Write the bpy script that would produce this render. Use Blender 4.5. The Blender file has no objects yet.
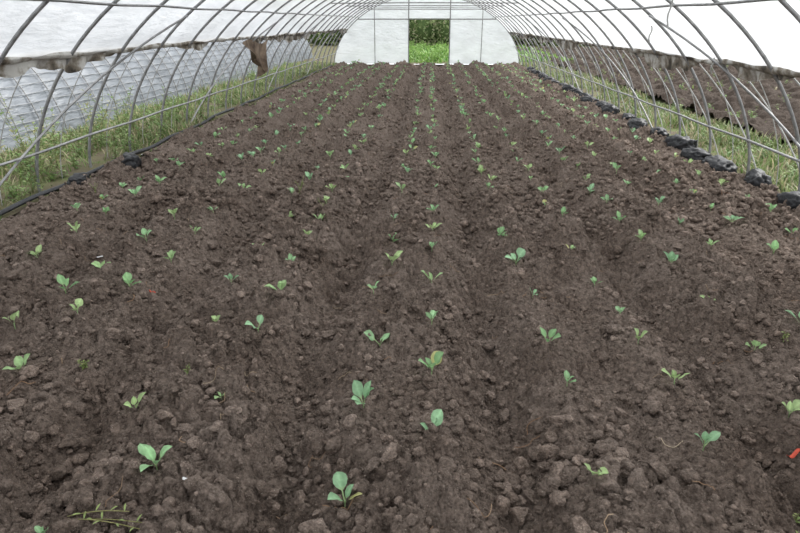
import bpy, math, random
import numpy as np
from mathutils import Vector
random.seed(7); rng=np.random.default_rng(7)
sc=bpy.context.scene
try:
    sc.view_settings.view_transform='Standard'; sc.view_settings.look='None'
except Exception: pass

# ---------------------------------------------------------------- noise
def h2(ix,iy,seed):
    a=(ix.astype(np.int64)*374761393+iy.astype(np.int64)*668265263+seed*2147483647)&0xFFFFFFFF
    a=((a^(a>>13))*1274126177)&0xFFFFFFFF
    a=((a^(a>>16))*2246822519)&0xFFFFFFFF
    a=a^(a>>15)
    return (a&0xFFFFFF)/float(0xFFFFFF)
def vn(x,y,seed=0):
    ix=np.floor(x); iy=np.floor(y); fx=x-ix; fy=y-iy
    fx=fx*fx*(3-2*fx); fy=fy*fy*(3-2*fy)
    a=h2(ix,iy,seed);b=h2(ix+1,iy,seed);c=h2(ix,iy+1,seed);d=h2(ix+1,iy+1,seed)
    return (a*(1-fx)+b*fx)*(1-fy)+(c*(1-fx)+d*fx)*fy
def fbm(x,y,seed=0,o=4):
    s=0;a=.5;t=0
    for i in range(o):
        s=s+a*vn(x,y,seed+i*17);t+=a;a*=.55;x=x*2.03+3.1;y=y*2.03+1.7
    return s/t
def lumps(x,y,cell,seed,dens=.7,pw=.5):
    X=x/cell;Y=y/cell;ix=np.floor(X);iy=np.floor(Y);best=np.zeros_like(X)
    for dx in(-1,0,1):
        for dy in(-1,0,1):
            cx=ix+dx;cy=iy+dy
            px=cx+h2(cx,cy,seed);py=cy+h2(cx,cy,seed+5)
            r=.25+.5*h2(cx,cy,seed+9)**1.3
            on=h2(cx,cy,seed+13)<dens
            asp=.7+.6*h2(cx,cy,seed+21)
            d2=((X-px)*asp)**2+((Y-py)/asp)**2
            v=np.where(on,np.maximum(0,1-d2/(r*r))**pw*r,0)
            best=np.maximum(best,v)
    return best*cell
FUR=[(-3.35,.10),(-2.5,.16),(-1.55,.17),(-.58,.17),(.34,.19),(.88,.06),(1.4,.18),(2.34,.17),(2.95,.07)]
def height(x,y):
    x=np.asarray(x,float);y=np.asarray(y,float)
    z=np.zeros_like(x)
    xm=x+.12*(vn(y*.7,x*0+.5,3)-.5)+.05*(fbm(x*5,y*5,23,2)-.5)
    for c,a in FUR: z=z-a*np.exp(-(np.abs(xm-c)/.16)**2.0)*(.6+.7*vn(y*.9+c,x*0+c,19))
    z=z+.04+.09*(fbm(x*2.4,y*2.4,11,3)-.5)
    wx=x+.05*(fbm(x*12,y*12,31,4)-.5);wy=y+.05*(fbm(x*12,y*12,41,4)-.5)
    m=np.clip((fbm(x*1.7,y*1.7,51,2)-.34)*4,0.25,1)
    z=z+.40*lumps(wx,wy,.24,61,.4)*m
    z=z+.85*lumps(wx,wy,.11,71,.6,.4)*m
    z=z+1.05*lumps(wx,wy,.055,81,.7,.35)*np.clip(m+.1,0,1)
    z=z+1.0*lumps(wx,wy,.027,91,.75,.4)
    z=z+.030*(fbm(x*28,y*28,95,4)-.5)
    e=np.clip((x+3.9)/.25,0,1)*np.clip((3.62-x)/.2,0,1)*np.clip((26.2-y)/.3,0,1)
    return (z-.03)*e-.06*(1-e)
def hz(x,y): return float(height(np.array([x]),np.array([y]))[0])

# ---------------------------------------------------------------- mesh helpers
def newobj(name,verts,faces,mat,parent=None,smooth=True,col=None):
    verts=np.asarray(verts,np.float32).reshape(-1,3)
    me=bpy.data.meshes.new(name)
    n,k=faces.shape
    me.vertices.add(len(verts));me.vertices.foreach_set('co',verts.ravel())
    me.loops.add(n*k);me.loops.foreach_set('vertex_index',faces.astype(np.int32).ravel())
    me.polygons.add(n);me.polygons.foreach_set('loop_start',np.arange(0,n*k,k,dtype=np.int32))
    me.update(calc_edges=True)
    if smooth: me.polygons.foreach_set('use_smooth',np.ones(len(me.polygons),bool))
    if col is not None:
        at=me.color_attributes.new('tint','FLOAT_COLOR','POINT')
        c=np.ones((len(verts),4),np.float32);c[:,:3]=np.asarray(col).reshape(-1,3)
        at.data.foreach_set('color',c.ravel())
    me.validate();me.update()
    o=bpy.data.objects.new(name,me);sc.collection.objects.link(o)
    if mat: me.materials.append(mat)
    if parent: o.parent=parent
    return o
def empty(name):
    o=bpy.data.objects.new(name,None);sc.collection.objects.link(o);o.empty_display_size=.2;return o
def gridfaces(nu,nv,off=0):
    i=np.arange(nu-1)[:,None]*nv+np.arange(nv-1)[None,:]+off
    return np.stack([i,i+1,i+1+nv,i+nv],-1).reshape(-1,4)
class Acc:
    def __init__(s): s.v=[];s.f=[];s.c=[];s.n=0
    def add(s,v,f,c=None):
        v=np.asarray(v,float).reshape(-1,3)
        s.v.append(v);s.f.append(np.asarray(f)+s.n);s.n+=len(v)
        if c is not None: s.c.append(np.broadcast_to(np.asarray(c,float),v.shape))
    def make(s,name,mat,parent=None,smooth=True):
        return newobj(name,np.concatenate(s.v),np.concatenate(s.f),mat,parent,smooth,np.concatenate(s.c) if s.c else None)
def tube(acc,pts,r,seg=8,c=None):
    pts=np.asarray(pts,float);n=len(pts)
    t=np.gradient(pts,axis=0);t/=np.linalg.norm(t,axis=1)[:,None]+1e-9
    ref=np.array([0,0,1.]) if abs(t[:,2]).mean()<.8 else np.array([0,1.,0])
    if abs(t[:,1]).max()<.3 : ref=np.array([0,1.,0])
    a=np.cross(t,ref);a/=np.linalg.norm(a,axis=1)[:,None]+1e-9
    b=np.cross(t,a)
    th=np.linspace(0,2*np.pi,seg+1)
    r=np.broadcast_to(np.asarray(r,float),(n,))
    v=pts[:,None,:]+r[:,None,None]*(np.cos(th)[None,:,None]*a[:,None,:]+np.sin(th)[None,:,None]*b[:,None,:])
    acc.add(v,gridfaces(n,seg+1),c)

# ---------------------------------------------------------------- materials
def mat(name):
    m=bpy.data.materials.new(name);m.use_nodes=True;nt=m.node_tree;nt.nodes.clear()
    out=nt.nodes.new('ShaderNodeOutputMaterial');return m,nt,out
def N(nt,t,**k):
    n=nt.nodes.new(t)
    for a,b in k.items():
        if a in n.inputs: n.inputs[a].default_value=b
        else: setattr(n,a,b)
    return n
def noise(nt,co,scale,detail=4,rough=.55):
    n=N(nt,'ShaderNodeTexNoise');n.inputs['Scale'].default_value=scale;n.inputs['Detail'].default_value=detail;n.inputs['Roughness'].default_value=rough
    nt.links.new(co,n.inputs['Vector']);return n.outputs['Fac']
def ramp(nt,fac,stops):
    r=N(nt,'ShaderNodeValToRGB');e=r.color_ramp.elements
    while len(e)<len(stops): e.new(.5)
    for i,(p,c) in enumerate(stops): e[i].position=p;e[i].color=(*c,1)
    nt.links.new(fac,r.inputs[0]);return r.outputs[0]
def mix(nt,f,a,b,mode='MIX'):
    m=N(nt,'ShaderNodeMix',data_type='RGBA',blend_type=mode)
    for s,v in((0,f),(6,a),(7,b)):
        if hasattr(v,'is_linked'): nt.links.new(v,m.inputs[s])
        else: m.inputs[s].default_value=(*v,1) if isinstance(v,tuple) else v
    return m.outputs[2]
def simple(name,stops,scale=8,rough=.7,bump=0,bs=60,metal=0,spec=.3):
    m,nt,out=mat(name);co=N(nt,'ShaderNodeTexCoord').outputs['Object']
    p=N(nt,'ShaderNodeBsdfPrincipled');p.inputs['Roughness'].default_value=rough;p.inputs['Metallic'].default_value=metal;p.inputs['Specular IOR Level'].default_value=spec
    nt.links.new(ramp(nt,noise(nt,co,scale),stops),p.inputs['Base Color'])
    if bump:
        b=N(nt,'ShaderNodeBump');b.inputs['Strength'].default_value=bump;b.inputs['Distance'].default_value=.02
        nt.links.new(noise(nt,co,bs,6),b.inputs['Height']);nt.links.new(b.outputs[0],p.inputs['Normal'])
    nt.links.new(p.outputs[0],out.inputs[0]);return m

def soilmat(name,k=1.0):
    m,nt,out=mat(name);co=N(nt,'ShaderNodeTexCoord').outputs['Object']
    p=N(nt,'ShaderNodeBsdfPrincipled');p.inputs['Roughness'].default_value=.95;p.inputs['Specular IOR Level'].default_value=.12
    a=ramp(nt,noise(nt,co,1.8,6,.7),[(.3,(.138*k,.104*k,.084*k)),(.68,(.232*k,.186*k,.157*k))])
    b=ramp(nt,noise(nt,co,38,8,.75),[(.34,(.42,.40,.38)),(.5,(.95,.95,.95)),(.66,(1.5,1.48,1.46))])
    c=mix(nt,1.0,a,b,'MULTIPLY')
    sp=ramp(nt,noise(nt,co,140,3,.6),[(.63,(0,0,0)),(.71,(1,1,1))])
    c=mix(nt,sp,c,(.40*k,.34*k,.285*k))
    nt.links.new(c,p.inputs['Base Color'])
    b1=N(nt,'ShaderNodeBump');b1.inputs['Strength'].default_value=.9;b1.inputs['Distance'].default_value=.025
    nt.links.new(noise(nt,co,60,9,.75),b1.inputs['Height'])
    v=N(nt,'ShaderNodeTexVoronoi');v.inputs['Scale'].default_value=85;nt.links.new(co,v.inputs['Vector'])
    b2=N(nt,'ShaderNodeBump',invert=True);b2.inputs['Strength'].default_value=.8;b2.inputs['Distance'].default_value=.010
    nt.links.new(v.outputs['Distance'],b2.inputs['Height']);nt.links.new(b1.outputs[0],b2.inputs['Normal'])
    nt.links.new(b2.outputs[0],p.inputs['Normal']);nt.links.new(p.outputs[0],out.inputs[0]);return m
M_soil=soilmat('soil');M_clod=soilmat('soil_clod',1.08);M_dry=soilmat('dry_soil_clod',1.5)

def filmmat(name,col=(.90,.915,.93),tr=.66,clear=.18,dirt=.80):
    m,nt,out=mat(name);co=N(nt,'ShaderNodeTexCoord').outputs['Object']
    mp=N(nt,'ShaderNodeMapping');mp.inputs['Scale'].default_value=(1,.6,2.5);nt.links.new(co,mp.inputs[0])
    c=ramp(nt,noise(nt,mp.outputs[0],1.6,5,.6),[(.3,tuple(v*dirt for v in col)),(.62,col)])
    d=N(nt,'ShaderNodeBsdfDiffuse');t=N(nt,'ShaderNodeBsdfTranslucent');x=N(nt,'ShaderNodeBsdfTransparent');g=N(nt,'ShaderNodeBsdfGlossy');g.inputs['Roughness'].default_value=.35
    x.inputs[0].default_value=(.8,.82,.84,1)
    nt.links.new(c,d.inputs[0]);nt.links.new(c,t.inputs[0])
    b=N(nt,'ShaderNodeBump');b.inputs['Strength'].default_value=.6;b.inputs['Distance'].default_value=.05
    nt.links.new(noise(nt,mp.outputs[0],6,4),b.inputs['Height'])
    for s in(d,t,g): nt.links.new(b.outputs[0],s.inputs['Normal'])
    def ms(f,a,b_):
        q=N(nt,'ShaderNodeMixShader');q.inputs[0].default_value=f;nt.links.new(a,q.inputs[1]);nt.links.new(b_,q.inputs[2]);return q.outputs[0]
    s=ms(tr,d.outputs[0],t.outputs[0]);s=ms(.05,s,g.outputs[0]);s=ms(clear,s,x.outputs[0])
    nt.links.new(s,out.inputs[0]);return m
M_film=filmmat('polyethylene_film')
M_filmend=filmmat('end_film',(.82,.85,.89),.60,.08,.86)
M_filmold=filmmat('weathered_film',(.36,.39,.43),.35,.0,.70)
M_pipe=simple('galvanised_pipe',[(.3,(.19,.19,.19)),(.7,(.34,.34,.34))],12,.5,metal=.35,spec=.4)
M_roll=simple('dirty_rolled_film',[(.38,(.05,.042,.032)),(.48,(.22,.19,.15)),(.58,(.50,.49,.46))],4,.7,.5,30)
M_black=simple('black_plastic',[(.3,(.010,.011,.013)),(.7,(.030,.031,.035))],9,.5,.6,18,spec=.35)
M_strap=simple('white_strap',[(.3,(.28,.28,.27)),(.7,(.48,.48,.46))],10,.7)
M_wire=simple('grey_wire',[(.3,(.22,.23,.24)),(.7,(.36,.37,.38))],10,.7)
M_cloth=simple('brown_cloth',[(.3,(.08,.055,.04)),(.7,(.24,.18,.13))],8,.9,.5,30)
M_white=simple('white_scrap',[(.3,(.6,.6,.6)),(.7,(.7,.7,.7))],8,.6)
M_red=simple('red_scrap',[(.3,(.45,.05,.03)),(.7,(.6,.10,.05))],8,.5)
M_straw=simple('dry_straw',[(.35,(.20,.10,.055)),(.5,(.32,.20,.12)),(.65,(.48,.40,.28))],1.5,.85)
M_grassground=simple('weedy_ground',[(.35,(.13,.105,.08)),(.5,(.14,.13,.075)),(.68,(.12,.155,.06))],2.5,.95,.8,30,spec=.1)
def leafmat(name,tr=.3):
    m,nt,out=mat(name);at=N(nt,'ShaderNodeAttribute',attribute_name='tint')
    p=N(nt,'ShaderNodeBsdfPrincipled');p.inputs['Roughness'].default_value=.5;p.inputs['Specular IOR Level'].default_value=.35
    t=N(nt,'ShaderNodeBsdfTranslucent');co=N(nt,'ShaderNodeTexCoord').outputs['Object']
    c=mix(nt,1.0,at.outputs['Color'],ramp(nt,noise(nt,co,60,3),[(.3,(.8,.85,.8)),(.7,(1.1,1.1,1.1))]),'MULTIPLY')
    nt.links.new(c,p.inputs['Base Color']);nt.links.new(c,t.inputs[0])
    q=N(nt,'ShaderNodeMixShader');q.inputs[0].default_value=tr
    nt.links.new(p.outputs[0],q.inputs[1]);nt.links.new(t.outputs[0],q.inputs[2]);nt.links.new(q.outputs[0],out.inputs[0]);return m
M_leaf=leafmat('seedling_leaf');M_grass=leafmat('grass_blade',.35)

# ---------------------------------------------------------------- floor
xs=np.linspace(-3.9,3.62,1200)
ys=[-3.0]
while ys[-1]<26.3:
    y=ys[-1]; ys.append(y+(.05 if y<1.0 else max(.006,.0042*y)))
ys=np.array(ys)
X,Y=np.meshgrid(xs,ys,indexing='ij')
Z=height(X,Y)
newobj('floor',np.stack([X,Y,Z],-1),gridfaces(len(xs),len(ys))[:,::-1],M_soil)

# clods
def ico(sub):
    import bmesh
    bm=bmesh.new();bmesh.ops.create_icosphere(bm,subdivisions=sub,radius=1)
    v=np.array([x.co[:] for x in bm.verts]);f=np.array([[q.index for q in p.verts] for p in bm.faces]);bm.free();return v,f
protos={}
for sub in(1,2,3):
    v,f=ico(sub);L=[]
    for k in range(12):
        w=v.copy()
        for j in range(8):
            d=rng.normal(size=3);d/=np.linalg.norm(d);o=rng.uniform(.45,.85)
            e=w@d;w=w-np.maximum(e-o,0)[:,None]*d
        amp=.3 if sub>1 else .1
        w*=1+amp*(fbm(v[:,0]*2.6+k*9,v[:,1]*2.6+v[:,2]*3.1,k,4)-.5)[:,None]*2
        w*=rng.uniform(.75,1.25,3);L.append(w)
    protos[sub]=(L,f)
acc=Acc();dry=Acc()
def clods(n,ymin,ymax,smin,smax,sub,pw=2.5,thr=.5,xc=None):
    yy=ymin+(ymax-ymin)*rng.random(n)**1.6;xx=rng.uniform(-3.7,3.4,n)
    if xc: xx=rng.normal(xc[0],xc[2],n);yy=rng.normal(xc[1],xc[2]*.7,n)
    keep=(fbm(xx*1.6,yy*1.6,201,3)+.35*rng.random(n))>thr
    xx=xx[keep];yy=yy[keep];zz=height(xx,yy);L,f=protos[sub]
    for x,y,z in zip(xx,yy,zz):
        s=smin+(smax-smin)*rng.random()**pw
        w=L[rng.integers(12)]
        a=rng.uniform(0,6.28);ca,sa=math.cos(a),math.sin(a);b=rng.uniform(-.6,.6);cb,sb=math.cos(b),math.sin(b)
        w=w@np.array([[1,0,0],[0,cb,sb],[0,-sb,cb]])@np.array([[ca,-sa,0],[sa,ca,0],[0,0,.85]])
        (dry if rng.random()<.28 else acc).add(w*s+np.array([x,y,z+s*.35]),f)
clods(3000,1.0,7.5,.018,.050,3,2.0,.60)
clods(110,0,0,.02,.055,3,1.8,.2,(.55,1.95,.2))
clods(70,0,0,.02,.055,3,1.8,.2,(-1.5,1.65,.22))
clods(80,0,0,.02,.05,3,1.8,.2,(-1.0,4.1,.3))
clods(60,0,0,.02,.045,3,1.8,.2,(1.9,2.2,.3))
clods(15000,.9,9,.008,.028,2,1.8,.52)
clods(34000,.9,9,.003,.012,1,1.5,.4)
clods(16000,5,25,.012,.048,1,2.0)
acc.make('soil_clods',M_clod);dry.make('dry_soil_clods',M_dry)

# ---------------------------------------------------------------- seedlings
def leaf(acc,base,az,el,length,width,col,pet=.4,droop=.6,nl=9,fold=.25,roll=0.,wav=0):
    s=np.linspace(0,1,nl)
    b=np.clip((s-pet)/(1-pet),0,1)
    wd=width*.5*np.where(s<pet,.09,np.maximum(.09*(1-b),np.maximum(np.sin(np.pi*b**.8),0)**.75))
    ang=el-droop*s**1.6
    ds=length/(nl-1)
    r=np.concatenate([[0],np.cumsum(np.cos(ang[:-1])*ds)]);z=np.concatenate([[0],np.cumsum(np.sin(ang[:-1])*ds)])
    t=np.linspace(-1,1,5)
    side=t[None,:]*wd[:,None]
    up=np.abs(t)[None,:]*wd[:,None]*fold+wav*wd[:,None]*np.sin(s[:,None]*14+t[None,:]*3)*np.abs(t)[None,:]
    R=r[:,None]-up*np.sin(ang)[:,None];Zz=z[:,None]+up*np.cos(ang)[:,None]+side*roll
    ca,sa=math.cos(az),math.sin(az)
    v=np.stack([base[0]+R*ca-side*sa,base[1]+R*sa+side*ca,base[2]+Zz],-1)
    c=np.array(col)[None,None,:]*(1+.0*v[...,:1])
    lt=np.where(np.abs(t)<.1,1.3,1.0)[None,:,None]
    c=c*lt; pm=(s<pet)[:,None,None]
    c=np.where(pm,np.array([.36,.48,.24])[None,None,:],c)
    acc.add(v,gridfaces(nl,5),c.reshape(-1,3))
def seedling(acc,x,y,size=1.0,n=None):
    z=hz(x,y)+.006
    n=n or random.choice([3,4,4,5]);a0=random.uniform(0,6.28)
    base=random.choice([(.26,.44,.21),(.30,.49,.26),(.33,.48,.23),(.27,.45,.26),(.37,.49,.23)])
    tube(acc,[(x,y,z-.04),(x,y,z+.008*size),(x,y,z+.016*size)],.0026*size,5,(.32,.44,.22))
    for i in range(n):
        az=a0+i*2.4+random.uniform(-.5,.5)
        inner=i/(n-1)
        L=size*random.uniform(.075,.12)*(1-.25*inner);el=math.radians(random.uniform(36,64)+22*inner)
        k=random.uniform(.85,1.2);col=tuple(c*k for c in base)
        if i==0 and random.random()<.10: col=(.48,.47,.20)
        leaf(acc,(x,y,z+.008),az,el,L,L*random.uniform(.38,.52),col,pet=random.uniform(.28,.42),droop=random.uniform(.2,1.1),roll=random.uniform(-.4,.4),wav=.14,fold=random.uniform(.15,.5))
PL=[(-.28,1.66,1.15),(-1.0,1.75,1.05),(.03,1.97,1.0),(-.27,2.21,1.2),(.635,1.82,.8),(1.12,2.01,.9),(1.167,2.46,1.0),(.675,2.47,.8),(.656,2.87,1.15),(1.13,2.87,.85),(1.70,2.80,.9),(1.61,2.29,.8),(2.10,3.1,1.0),(1.14,3.23,.6),(1.70,3.36,.7),(-1.25,2.11,.8),(-.925,2.26,.65),(-1.98,2.44,1.2),(-2.22,2.77,1.1),(-1.94,2.9,.85),(-2.22,3.25,1.2),(-1.87,3.36,1.2),(-2.19,3.64,1.0),(-1.19,2.97,.75),(-.894,2.79,1.0),(-.865,3.2,1.1),(-.24,2.74,1.15),(.03,2.465,1.15),(.03,2.95,.95),(-.33,3.37,.8),(-.245,3.84,1.15),(.03,3.525,1.1),(.637,4.04,1.3),(-1.27,3.51,.8),(-.94,3.8,.8),(-2.77,3.85,1.2),(-2.19,4.3,1.25),(-2.17,4.81,1.0),(-1.85,3.94,.9),(1.67,3.92,1.1),(2.61,4.37,1.2),(1.065,4.24,.9),(1.65,4.47,.9),(.656,3.42,.7),(1.115,3.71,.7),(-1.28,1.47,.6),(-.27,4.35,1.1),(.03,4.09,.9),(.58,4.6,1.1),(.03,4.55,1.1),(2.08,3.75,.7),(2.1,4.3,.8),(-.93,4.35,.8),(-1.25,4.1,.8),(-1.88,4.5,1.0),(-2.8,4.4,1.1),(.95,1.25,.9),(.1,1.35,.9)]
acc=Acc()
for x,y,s in PL: seedling(acc,x,y,s)
for rx in(-3.12,-2.8,-2.2,-1.88,-1.25,-.92,-.27,.03,.62,1.1,1.66,2.1,2.62,3.05):
    y=4.85+random.uniform(0,.2)
    while y<25.6:
        if random.random()>.08: seedling(acc,rx+random.uniform(-.05,.05),y,random.uniform(.75,1.2),4 if y>9 else None)
        y+=random.uniform(.40,.54)
acc.make('cabbage_seedlings',M_leaf)

# ---------------------------------------------------------------- greenhouse frame
CX,A,HH,MM=-.21,3.76,2.6,1.8
def arch(th,off=0): 
    return CX+(A+off)*np.cos(th),(HH+off)*np.maximum(np.sin(th),0)**(2/MM)
def th_at_z(z): return math.asin((z/HH)**(MM/2))
g=empty('greenhouse_frame')
hy=[5.77+k*1.0 for k in range(-8,21)]
acc=Acc()
for y in hy:
    th=np.linspace(0,np.pi,61);x,z=arch(th);z[0]=z[-1]=-.15
    tube(acc,np.stack([x,np.full_like(x,y),z],-1),.0165,8)
acc.make('hoops',M_pipe,g)
acc=Acc()
Y0,Y1=-2.3,25.9
def purlin(acc,th,r,off=-.03,dz=0):
    x,z=arch(np.array([th]),off)
    n=60;yy=np.linspace(Y0,Y1,n)
    tube(acc,np.stack([np.full(n,x[0]),yy,np.full(n,z[0]+dz)+.006*np.sin(yy*3)],-1),r,6)
for zz in(.42,1.78,2.32):
    t=th_at_z(zz);purlin(acc,t,.013);purlin(acc,math.pi-t,.013)
purlin(acc,math.pi/2,.015,-.035)
acc.make('purlins',M_pipe,g)
acc=Acc()
for i,y in enumerate(hy):
    if i%3==0:
        t=th_at_z(2.02);x0,_=arch(np.array([t]));x1,_=arch(np.array([math.pi-t]))
        tube(acc,[(x0[0],y+.03,2.02),(CX,y+.03,2.03),(x1[0],y+.03,2.02)],.012,6)
acc.make('tie_bars',M_pipe,g)
acc=Acc()
for side in(0,1):
    for k in range(-6,20,5):
        y=5.77+k
        t0,t1=.02,th_at_z(1.7)
        th=np.linspace(t0,t1,14);x,z=arch(th if side==0 else math.pi-th,-.035)
        tube(acc,np.stack([x,np.linspace(y,y+2.9,14),z],-1),.012,6)
acc.make('diagonal_braces',M_pipe,g)
acc=Acc()
for side in(0,1):
    for i,y in enumerate(hy[:-1]):
        th=np.linspace(.0,math.pi/2,30);x,z=arch(th if side==0 else math.pi-th,.05)
        tube(acc,np.stack([x,np.full(30,y+.5),z],-1),.005,5)
        if side==0:
            t=th_at_z(1.22);th=np.linspace(.0,t,8);x,z=arch(th,.04)
            tube(acc,np.stack([x+.12*(1-z/1.2),np.linspace(y+.08,y+.85,8),z],-1),.008,5)
acc.make('hold_down_straps',M_strap,g)

# ceiling film
tE=th_at_z(1.22);tL=th_at_z(1.33)
nth=90;th=np.linspace(tE,math.pi-tL,nth);yy=np.arange(Y0,Y1+.01,.1)
TH,YY=np.meshgrid(th,yy,indexing='ij')
ph=(YY-5.77)%1.0
off=.022-.018*np.sin(np.pi*ph)**2+.03*(fbm(TH*9,YY*2.5,300,3)-.5)
FX=CX+(A+off)*np.cos(TH);FZ=(HH+off)*np.sin(TH)**(2/MM)
newobj('ceiling',np.stack([FX,YY,FZ],-1),gridfaces(nth,len(yy)),M_film)
# rolled side films
for side,nm in((0,'wall_right'),(1,'wall_left')):
    acc=Acc();n=700;yy=np.linspace(Y0,Y1,n)
    x,z=arch(np.array([tE if side==0 else math.pi-tL]),.03)
    rr=.012+.040*fbm(yy*1.7,yy*0,400+side,4)
    zc=z[0]-.01+.07*(fbm(yy*1.1,yy*0,410+side,3)-.5)
    tube(acc,np.stack([x[0]+.03*(vn(yy*2,yy*0,5)-.5),yy,zc],-1),rr,10)
    nv=8;f=np.linspace(0,1,nv)
    drop=.03+.42*np.clip(fbm(yy*1.1,yy*0,420+side,5)-.38,0,1)
    ss=1 if side==0 else -1
    P=np.stack([x[0]+ss*(.01+f[None,:]*.10*(vn(yy*5,yy*0,9)[:,None]-.2)),yy[:,None]+0*f[None,:],zc[:,None]-drop[:,None]*f[None,:]],-1)
    acc.add(P,gridfaces(n,nv))
    acc.make(nm,M_roll)

# ---------------------------------------------------------------- back end wall
YB=25.9
bx0,bx1,dz=-.93,.72,1.66
acc=Acc()
def wallgrid(xa,xb,zbot,ztopf,nx=30,nz=20):
    x=np.linspace(xa,xb,nx);t=np.linspace(0,1,nz)
    zt=ztopf(x);Zz=zbot+(zt[:,None]-zbot)*t[None,:];Xx=x[:,None]+0*Zz
    Yy=YB+.05*(fbm(Xx*3,Zz*2,500,3)-.5)
    acc.add(np.stack([Xx,Yy,Zz],-1),gridfaces(nx,nz))
top=lambda x:(HH)*np.maximum(1-((x-CX)/A)**2,0)**(1/MM)
wallgrid(CX-A+.01,bx0,.0,top);wallgrid(bx1,CX+A-.01,.0,top);wallgrid(bx0,bx1,dz+.06,top)
acc.make('wall_back',M_filmend)
d=empty('door_1');acc=Acc()
for x in(bx0,bx1): tube(acc,[(x,YB-.05,-.05),(x,YB-.05,1),(x,YB-.05,float(top(np.array([x]))[0]))],.022,8)
tube(acc,[(CX-3,YB-.06,dz+.03),(0,YB-.06,dz+.03),(CX+3,YB-.06,dz+.03)],.02,8)
for x in(-2.3,2.0): tube(acc,[(x,YB-.05,0),(x,YB-.05,1),(x,YB-.05,float(top(np.array([x]))[0]))],.015,8)
acc.make('door_frame',M_pipe,d)

# ---------------------------------------------------------------- outside
def gridobj(name,xa,xb,ya,yb,nx,ny,m,amp,base=0,seed=0,fn=None):
    X,Y=np.meshgrid(np.linspace(xa,xb,nx),np.linspace(ya,yb,ny),indexing='ij')
    Z=base+amp*(fbm(X*1.5,Y*1.5,seed,4)-.5)
    if fn: Z=Z+fn(X,Y)
    return newobj(name,np.stack([X,Y,Z],-1),gridfaces(nx,ny)[:,::-1],m)
gridobj('grass_verge',-30,-3.72,-4,60,200,300,M_grassground,.10,.01,1)
gridobj('grass_verge',3.42,30,-4,60,200,300,M_grassground,.10,-.02,2)
gridobj('grass_verge',-3.8,3.5,26.05,60,60,200,M_grassground,.1,.0,3)
M_field=soilmat('field_soil',.50)
gridobj('neighbouring_field',4.9,14,-2,40,420,900,M_field,.16,.03,4,lambda X,Y:.07*np.sin(X*6.5)+.6*lumps(X,Y,.22,33,.7)+.5*lumps(X,Y,.11,35,.7))

def neighbour(name,cx,ya,yb,a=3.7,h=2.5,s=.55):
    p=empty(name)
    th=np.linspace(0,np.pi,70);yy=np.arange(ya,yb,.1)
    TH,YY=np.meshgrid(th,yy,indexing='ij');o=-.03*np.sin(np.pi*((YY/s)%1))**2+.05*(fbm(TH*14,YY*2,77,3)-.5)
    newobj('film',np.stack([cx+(a+o)*np.cos(TH),YY,(h+o)*np.maximum(np.sin(TH),0)**1.1],-1),gridfaces(70,len(yy)),M_filmold,p)
    ac=Acc();ths=np.linspace(0,np.pi,40)
    for k,y in enumerate(np.arange(ya,yb,s)):
        tube(ac,np.stack([cx+(a+.012)*np.cos(ths),y+0*ths,(h+.012)*np.maximum(np.sin(ths),0)**1.1],-1),.010,5)
    ac.make('hoops',M_pipe,p)
    ac=Acc()
    for k in range(14):
        t=.1+k*.05
        for tt in(t,math.pi-t):
            ac_y=np.arange(ya,yb,.3)
            tube(ac,np.stack([cx+(a+.02)*math.cos(tt)+0*ac_y,ac_y,(h+.02)*math.sin(tt)**1.1+.004*np.sin(ac_y*5.7)],-1),.006,5)
    ac.make('tension_wires',M_wire,p)
neighbour('neighbouring_greenhouse',-9.3,-3,30)
neighbour('neighbouring_greenhouse',19.2,-3,40,s=1.0)

# grass
GC=((.12,.19,.06),(.17,.25,.08),(.22,.28,.11),(.25,.29,.13),(.40,.35,.22),(.36,.31,.20))
def grass(acc,n,xf,yf,hmin,hmax,w=.005,cols=GC,thr=.5):
    x=xf(n);y=yf(n)
    k=(fbm(x*1.3,y*.8,655,3)+.3*rng.random(n))>thr+.12
    x=x[k];y=y[k];n=len(x)
    hgt=hmin+(hmax-hmin)*rng.random(n)**2*(.3+1.0*fbm(x*1.2,y*1.2,601,2))
    z=np.zeros(n)-.03
    az=rng.uniform(0,2*np.pi,n);lean=rng.uniform(.2,1.0,n)
    s=np.array([0,.35,.7,1.]);ww=np.array([1,.9,.6,.05])*w
    out=lean[:,None]*hgt[:,None]*s[None,:]**1.8;zz=z[:,None]+hgt[:,None]*(s[None,:]-.35*lean[:,None]*s[None,:]**2.5)
    wf=(1+y/9)[:,None]*ww[None,:]
    dx=np.cos(az)[:,None];dy=np.sin(az)[:,None]
    V=[]
    for sg in(-1,1):
        V.append(np.stack([x[:,None]+out*dx-sg*wf*dy,y[:,None]+out*dy+sg*wf*dx,zz],-1))
    V=np.stack(V,2)
    b=np.arange(n)[:,None,None]*8;q=np.array([[0,1,3,2],[2,3,5,4],[4,5,7,6]])[None]
    F=(b+q).reshape(-1,4)
    cc=np.array(cols)[rng.integers(len(cols),size=n)]*rng.uniform(.75,1.25,(n,1))*(.7+.6*fbm(x*1.1,y*.7,677,3))[:,None]
    acc.add(V.reshape(-1,3),F,np.repeat(cc,8,0))
def ux(a,b): return lambda n: rng.uniform(a,b,n)
acc=Acc()
grass(acc,46000,ux(-5.6,-3.80),lambda n:2+23.7*rng.random(n)**1.4,.03,.30,thr=.47)
grass(acc,9000,ux(-4.1,-3.62),lambda n:2+23*rng.random(n)**1.2,.02,.13,thr=.42)
grass(acc,40000,ux(3.6,4.9),lambda n:2+28*rng.random(n)**1.4,.03,.26,thr=.44)
grass(acc,11000,ux(5,15),lambda n:2+40*rng.random(n),.04,.25,.01)
grass(acc,14000,ux(-4,6),lambda n:26.4+16*rng.random(n),.05,.40,.012,cols=((.12,.26,.05),(.22,.38,.09),(.28,.42,.12)),thr=.2)
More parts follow.
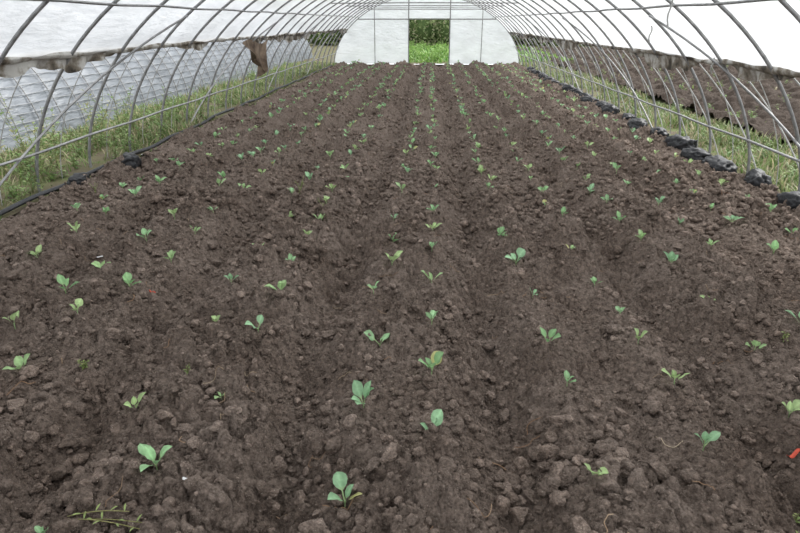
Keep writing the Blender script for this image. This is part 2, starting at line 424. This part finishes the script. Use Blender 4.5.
def weed(acc,x,y,h,nst=4,z0=0,cols=((.14,.25,.07),(.20,.31,.10),(.28,.36,.14)),L=(.03,.08)):
    for s in range(nst):
        az=random.uniform(0,6.28);ln=random.uniform(.1,.6);hh=h*random.uniform(.5,1.1)
        pts=[(x+ln*hh*t*t*math.cos(az),y+ln*hh*t*t*math.sin(az),z0-.02+hh*t) for t in(0,.25,.5,.75,1)]
        tube(acc,pts,.0025,5,(.25,.26,.12))
        nl=int(7+hh*18)
        for i in range(nl):
            t=.15+.85*i/nl;p=(x+ln*hh*t*t*math.cos(az),y+ln*hh*t*t*math.sin(az),z0-.02+hh*t)
            l=random.uniform(*L)
            leaf(acc,p,random.uniform(0,6.28),random.uniform(0,.8),l,l*.4,random.choice(cols),.15,.9,6)
for i in range(230):
    y=3.5+18*random.random()**1.6;weed(acc,random.uniform(-5.2,-3.85),y,random.uniform(.12,.5))
for i in range(30):
    weed(acc,random.uniform(-5.0,-4.2),random.uniform(4.6,9.5),random.uniform(.45,.9),3,0,((.16,.25,.08),(.25,.31,.12),(.36,.34,.18)),(.04,.10))
for i in range(90):
    y=4+16*random.random()**1.3;weed(acc,random.uniform(3.7,4.7),y,random.uniform(.08,.28),3)
for i in range(160): weed(acc,random.uniform(-3,4),27+14*random.random(),random.uniform(.2,.6),3,0,((.20,.36,.08),(.28,.42,.12)),(.08,.16))
for i in range(140): weed(acc,5.2+.97*random.randint(0,8),random.uniform(3,30),random.uniform(.1,.3),3,.08)
acc.make('grass_weeds',M_grass)
# little weeds in the bed
acc=Acc()
for (x,y,h,nn) in((-1.7,2.5,.05,8),(-1.2,5.4,.26,4),(1.45,1.75,.07,3),(-1.15,2.45,.09,3),(1.4,1.8,.06,3),(-3.4,5.8,.12,3),(1.9,2.9,.06,3),(1.35,1.7,.08,2),(-.95,5.1,.12,3),(2.3,3.0,.08,2)):
    weed(acc,x,y,h,nn,hz(x,y)+.015,((.20,.28,.09),(.28,.32,.12)),(.012,.025))
for k in range(3):
    L=random.uniform(.20,.32);a=-.12+.14*k;x0,y0=-1.20,1.50
    t=np.linspace(0,1,14);px=x0+L*t*math.cos(a);py=y0+L*t*math.sin(a)
    pz=height(px,py).max()+.002+.012*np.sin(t*3.14)+0*t
    tube(acc,np.stack([px,py,pz],-1),.0016,5,(.38,.36,.16))
    for i in range(3,14,3): leaf(acc,(px[i],py[i],pz[i]),random.uniform(0,6.28),.5,.03,.008,(.30,.37,.14),.1,.6,6)
acc.make('bed_weeds',M_grass)

# hedge / trees beyond
acc=Acc()
vh,fh=ico(3)
M_hedgecore=simple('hedge_core',[(.3,(.05,.09,.03)),(.7,(.12,.17,.06))],3,.9,.8,6)
core=Acc()
def bush(cx,cy,rx,ry,rz,n,lw):
    w=vh*np.array([rx,ry,rz])*(.82+.3*(fbm(vh[:,0]*3+cx,vh[:,1]*3+vh[:,2]*2,9,2)-.5))[:,None]+np.array([cx,cy,rz*.7]);w[:,2]=np.maximum(w[:,2],0);core.add(w,fh)
    d=rng.normal(size=(n,3));d/=np.linalg.norm(d,axis=1)[:,None];r=rng.uniform(.75,1.05,n)[:,None]*(1+.25*(fbm(d[:,0]*3+cx,d[:,1]*3+d[:,2]*2+cy,9,2)-.5))[:,None]
    p=np.array([cx,cy,rz*.7])+d*r*np.array([rx,ry,rz]);p[:,2]=np.abs(p[:,2])
    u=rng.normal(size=(n,3));u/=np.linalg.norm(u,axis=1)[:,None];w=np.cross(u,rng.normal(size=(n,3)));w/=np.linalg.norm(w,axis=1)[:,None]
    V=np.stack([p-u*lw,p+w*lw*.5,p+u*lw,p-w*lw*.5],1)
    C=np.repeat(np.array([[.26,.34,.15],[.34,.40,.20],[.50,.47,.32]])[rng.integers(3,size=n)],4,0)
    acc.add(V.reshape(-1,3),np.arange(n*4).reshape(n,4),C)
for i in range(34): bush(-24+i*1.8,47+random.uniform(-1.5,1.5),1.7,1.8,random.uniform(1.5,2.6),1300,.13)
h=empty('hedge')
acc.make('foliage',M_grass,h);core.make('core',M_hedgecore,h)

# ---------------------------------------------------------------- black weights along right edge
v0,f0=ico(4)
def bag(name,x,y,l,r,hgt,rot=0,m=M_black,z=.05):
    w=v0.copy();k=random.random()*50
    w=np.sign(w)*np.abs(w)**.85
    n=fbm(v0[:,0]*2.2+k,v0[:,1]*3+v0[:,2]*3,7,4);cr=np.abs(fbm(v0[:,0]*4+k,v0[:,1]*7,8,3)-.5)
    w*=(.8+.5*n-.7*cr)[:,None];w=w*np.array([r,l,hgt])
    ca,sa=math.cos(rot),math.sin(rot);w=w@np.array([[ca,sa,0],[-sa,ca,0],[0,0,1]])
    w[:,2]=np.maximum(w[:,2],-z)
    return newobj(name,w+np.array([x,y,z]),f0,m)
y=3.3
while y<22:
    bag('black_plastic_sandbag',3.38+random.uniform(-.05,.05),y,random.uniform(.20,.30),random.uniform(.11,.15),random.uniform(.09,.14),random.uniform(-.35,.35))
    y+=random.uniform(.6,.9)
bag('black_plastic_bag',-3.60,7.0,.20,.11,.11,.5)
bag('black_plastic_bag',-3.74,6.1,.18,.08,.07,.1)
acc=Acc();yy=np.linspace(2,24,200)
tube(acc,np.stack([-3.80+.08*(vn(yy*.9,yy*0,4)-.5),yy,.035+.03*vn(yy*1.5,yy*0,6)],-1),.024,8)
acc.make('black_hose',M_black)
acc=Acc();yy=np.linspace(2,24,300)
f=np.linspace(-1,1,8)
P=np.stack([3.47+f[None,:]*.06+.04*(vn(yy*2,yy*0,14)[:,None]-.5),yy[:,None]+0*f[None,:],-.03+.07*vn(yy[:,None]*5+0*f,f[None,:]*3+0*yy[:,None],15)],-1)
acc.add(P,gridfaces(300,8));acc.make('black_mulch_film',M_black)

# hanging torn cloth on left, straps right
n=40;b_=np.linspace(0,1,20);q_=np.linspace(0,1,n)
QQ,BB=np.meshgrid(q_,b_,indexing='ij')
P=np.stack([-3.36+.10*np.sin(QQ*16+BB*3)*BB+.02*BB,11.2+1.9*QQ+(.6-QQ)*1.2*BB,1.26+.05*np.sin(QQ*7)-.66*BB*(.45+.55*np.sin(QQ*3.1+.2)**2)],-1)
newobj('torn_brown_cloth',P,gridfaces(n,20),M_cloth)
acc=Acc()
for(x,y,L) in((2.32,6.5,.30),(3.0,6.9,.16),(2.7,8.1,.2)):
    z=float(HH*(1-((x-CX)/A)**2)**(1/MM))
    t=np.linspace(0,1,10);tube(acc,np.stack([x+.012*np.sin(t*7),y+.0*t,z-L*t],-1),.008,6)
acc.make('hanging_strap',M_strap)

# ---------------------------------------------------------------- litter on soil
acc=Acc()
for i in range(260):
    y=1.3+9*random.random()**1.5;x=random.uniform(-3.5,3.3);a=random.uniform(0,6.28);L=random.uniform(.03,.12);k=random.uniform(-2,2);q=random.uniform(-3,3)
    t=np.linspace(-.5,.5,9);bx=k*t*t+q*t**3;px=x+L*(t*math.cos(a)+bx*math.sin(a));py=y+L*(t*math.sin(a)-bx*math.cos(a))
    pz=height(px,py);pz=np.maximum(pz,pz.mean())+.006+ .012*random.random()
    tube(acc,np.stack([px,py,pz],-1),random.uniform(.0007,.0016),5)
acc.make('dry_roots_and_straw',M_straw)
def scrap(name,x,y,L,w,a,m,bend=.006):
    t=np.linspace(-.5,.5,12);s=np.linspace(-.5,.5,4);T,S=np.meshgrid(t,s,indexing='ij')
    px=x+L*T*math.cos(a)-w*S*math.sin(a);py=y+L*T*math.sin(a)+w*S*math.cos(a)+L*.3*T*T
    zb=height(px,py).max()
    newobj(name,np.stack([px,py,zb+.003+bend*np.sin(T*6)+.003*np.cos(S*5)],-1),gridfaces(12,4),m)
scrap('white_plastic_scrap',-.84,1.68,.065,.013,.0,M_white,.002)
scrap('white_plastic_scrap',-2.35,3.9,.04,.012,.4,M_white,.002)
scrap('red_plastic_scrap',-1.75,3.4,.07,.009,-.6,M_red)
scrap('red_plastic_scrap',1.56,2.12,.08,.016,.5,M_red,.012)

# ---------------------------------------------------------------- world + camera
w=bpy.data.worlds.new('overcast_sky');sc.world=w;w.use_nodes=True;nt=w.node_tree
bg=nt.nodes['Background'];bg.inputs[0].default_value=(.96,.98,1,1);bg.inputs[1].default_value=1.7
sl=bpy.data.lights.new('hazy_sun','SUN');sl.energy=4.2;sl.angle=math.radians(30);sl.color=(1,.98,.95)
so=bpy.data.objects.new('hazy_sun',sl);sc.collection.objects.link(so);so.rotation_euler=(math.radians(-28),math.radians(38),0);so.location=(0,0,12)
cam=bpy.data.cameras.new('camera');co=bpy.data.objects.new('camera',cam);sc.collection.objects.link(co)
co.location=(0,0,1.62);co.rotation_euler=(math.radians(90-22.25),0,math.radians(2.83))
cam.lens=27;cam.sensor_width=36;cam.clip_end=200
sc.camera=co
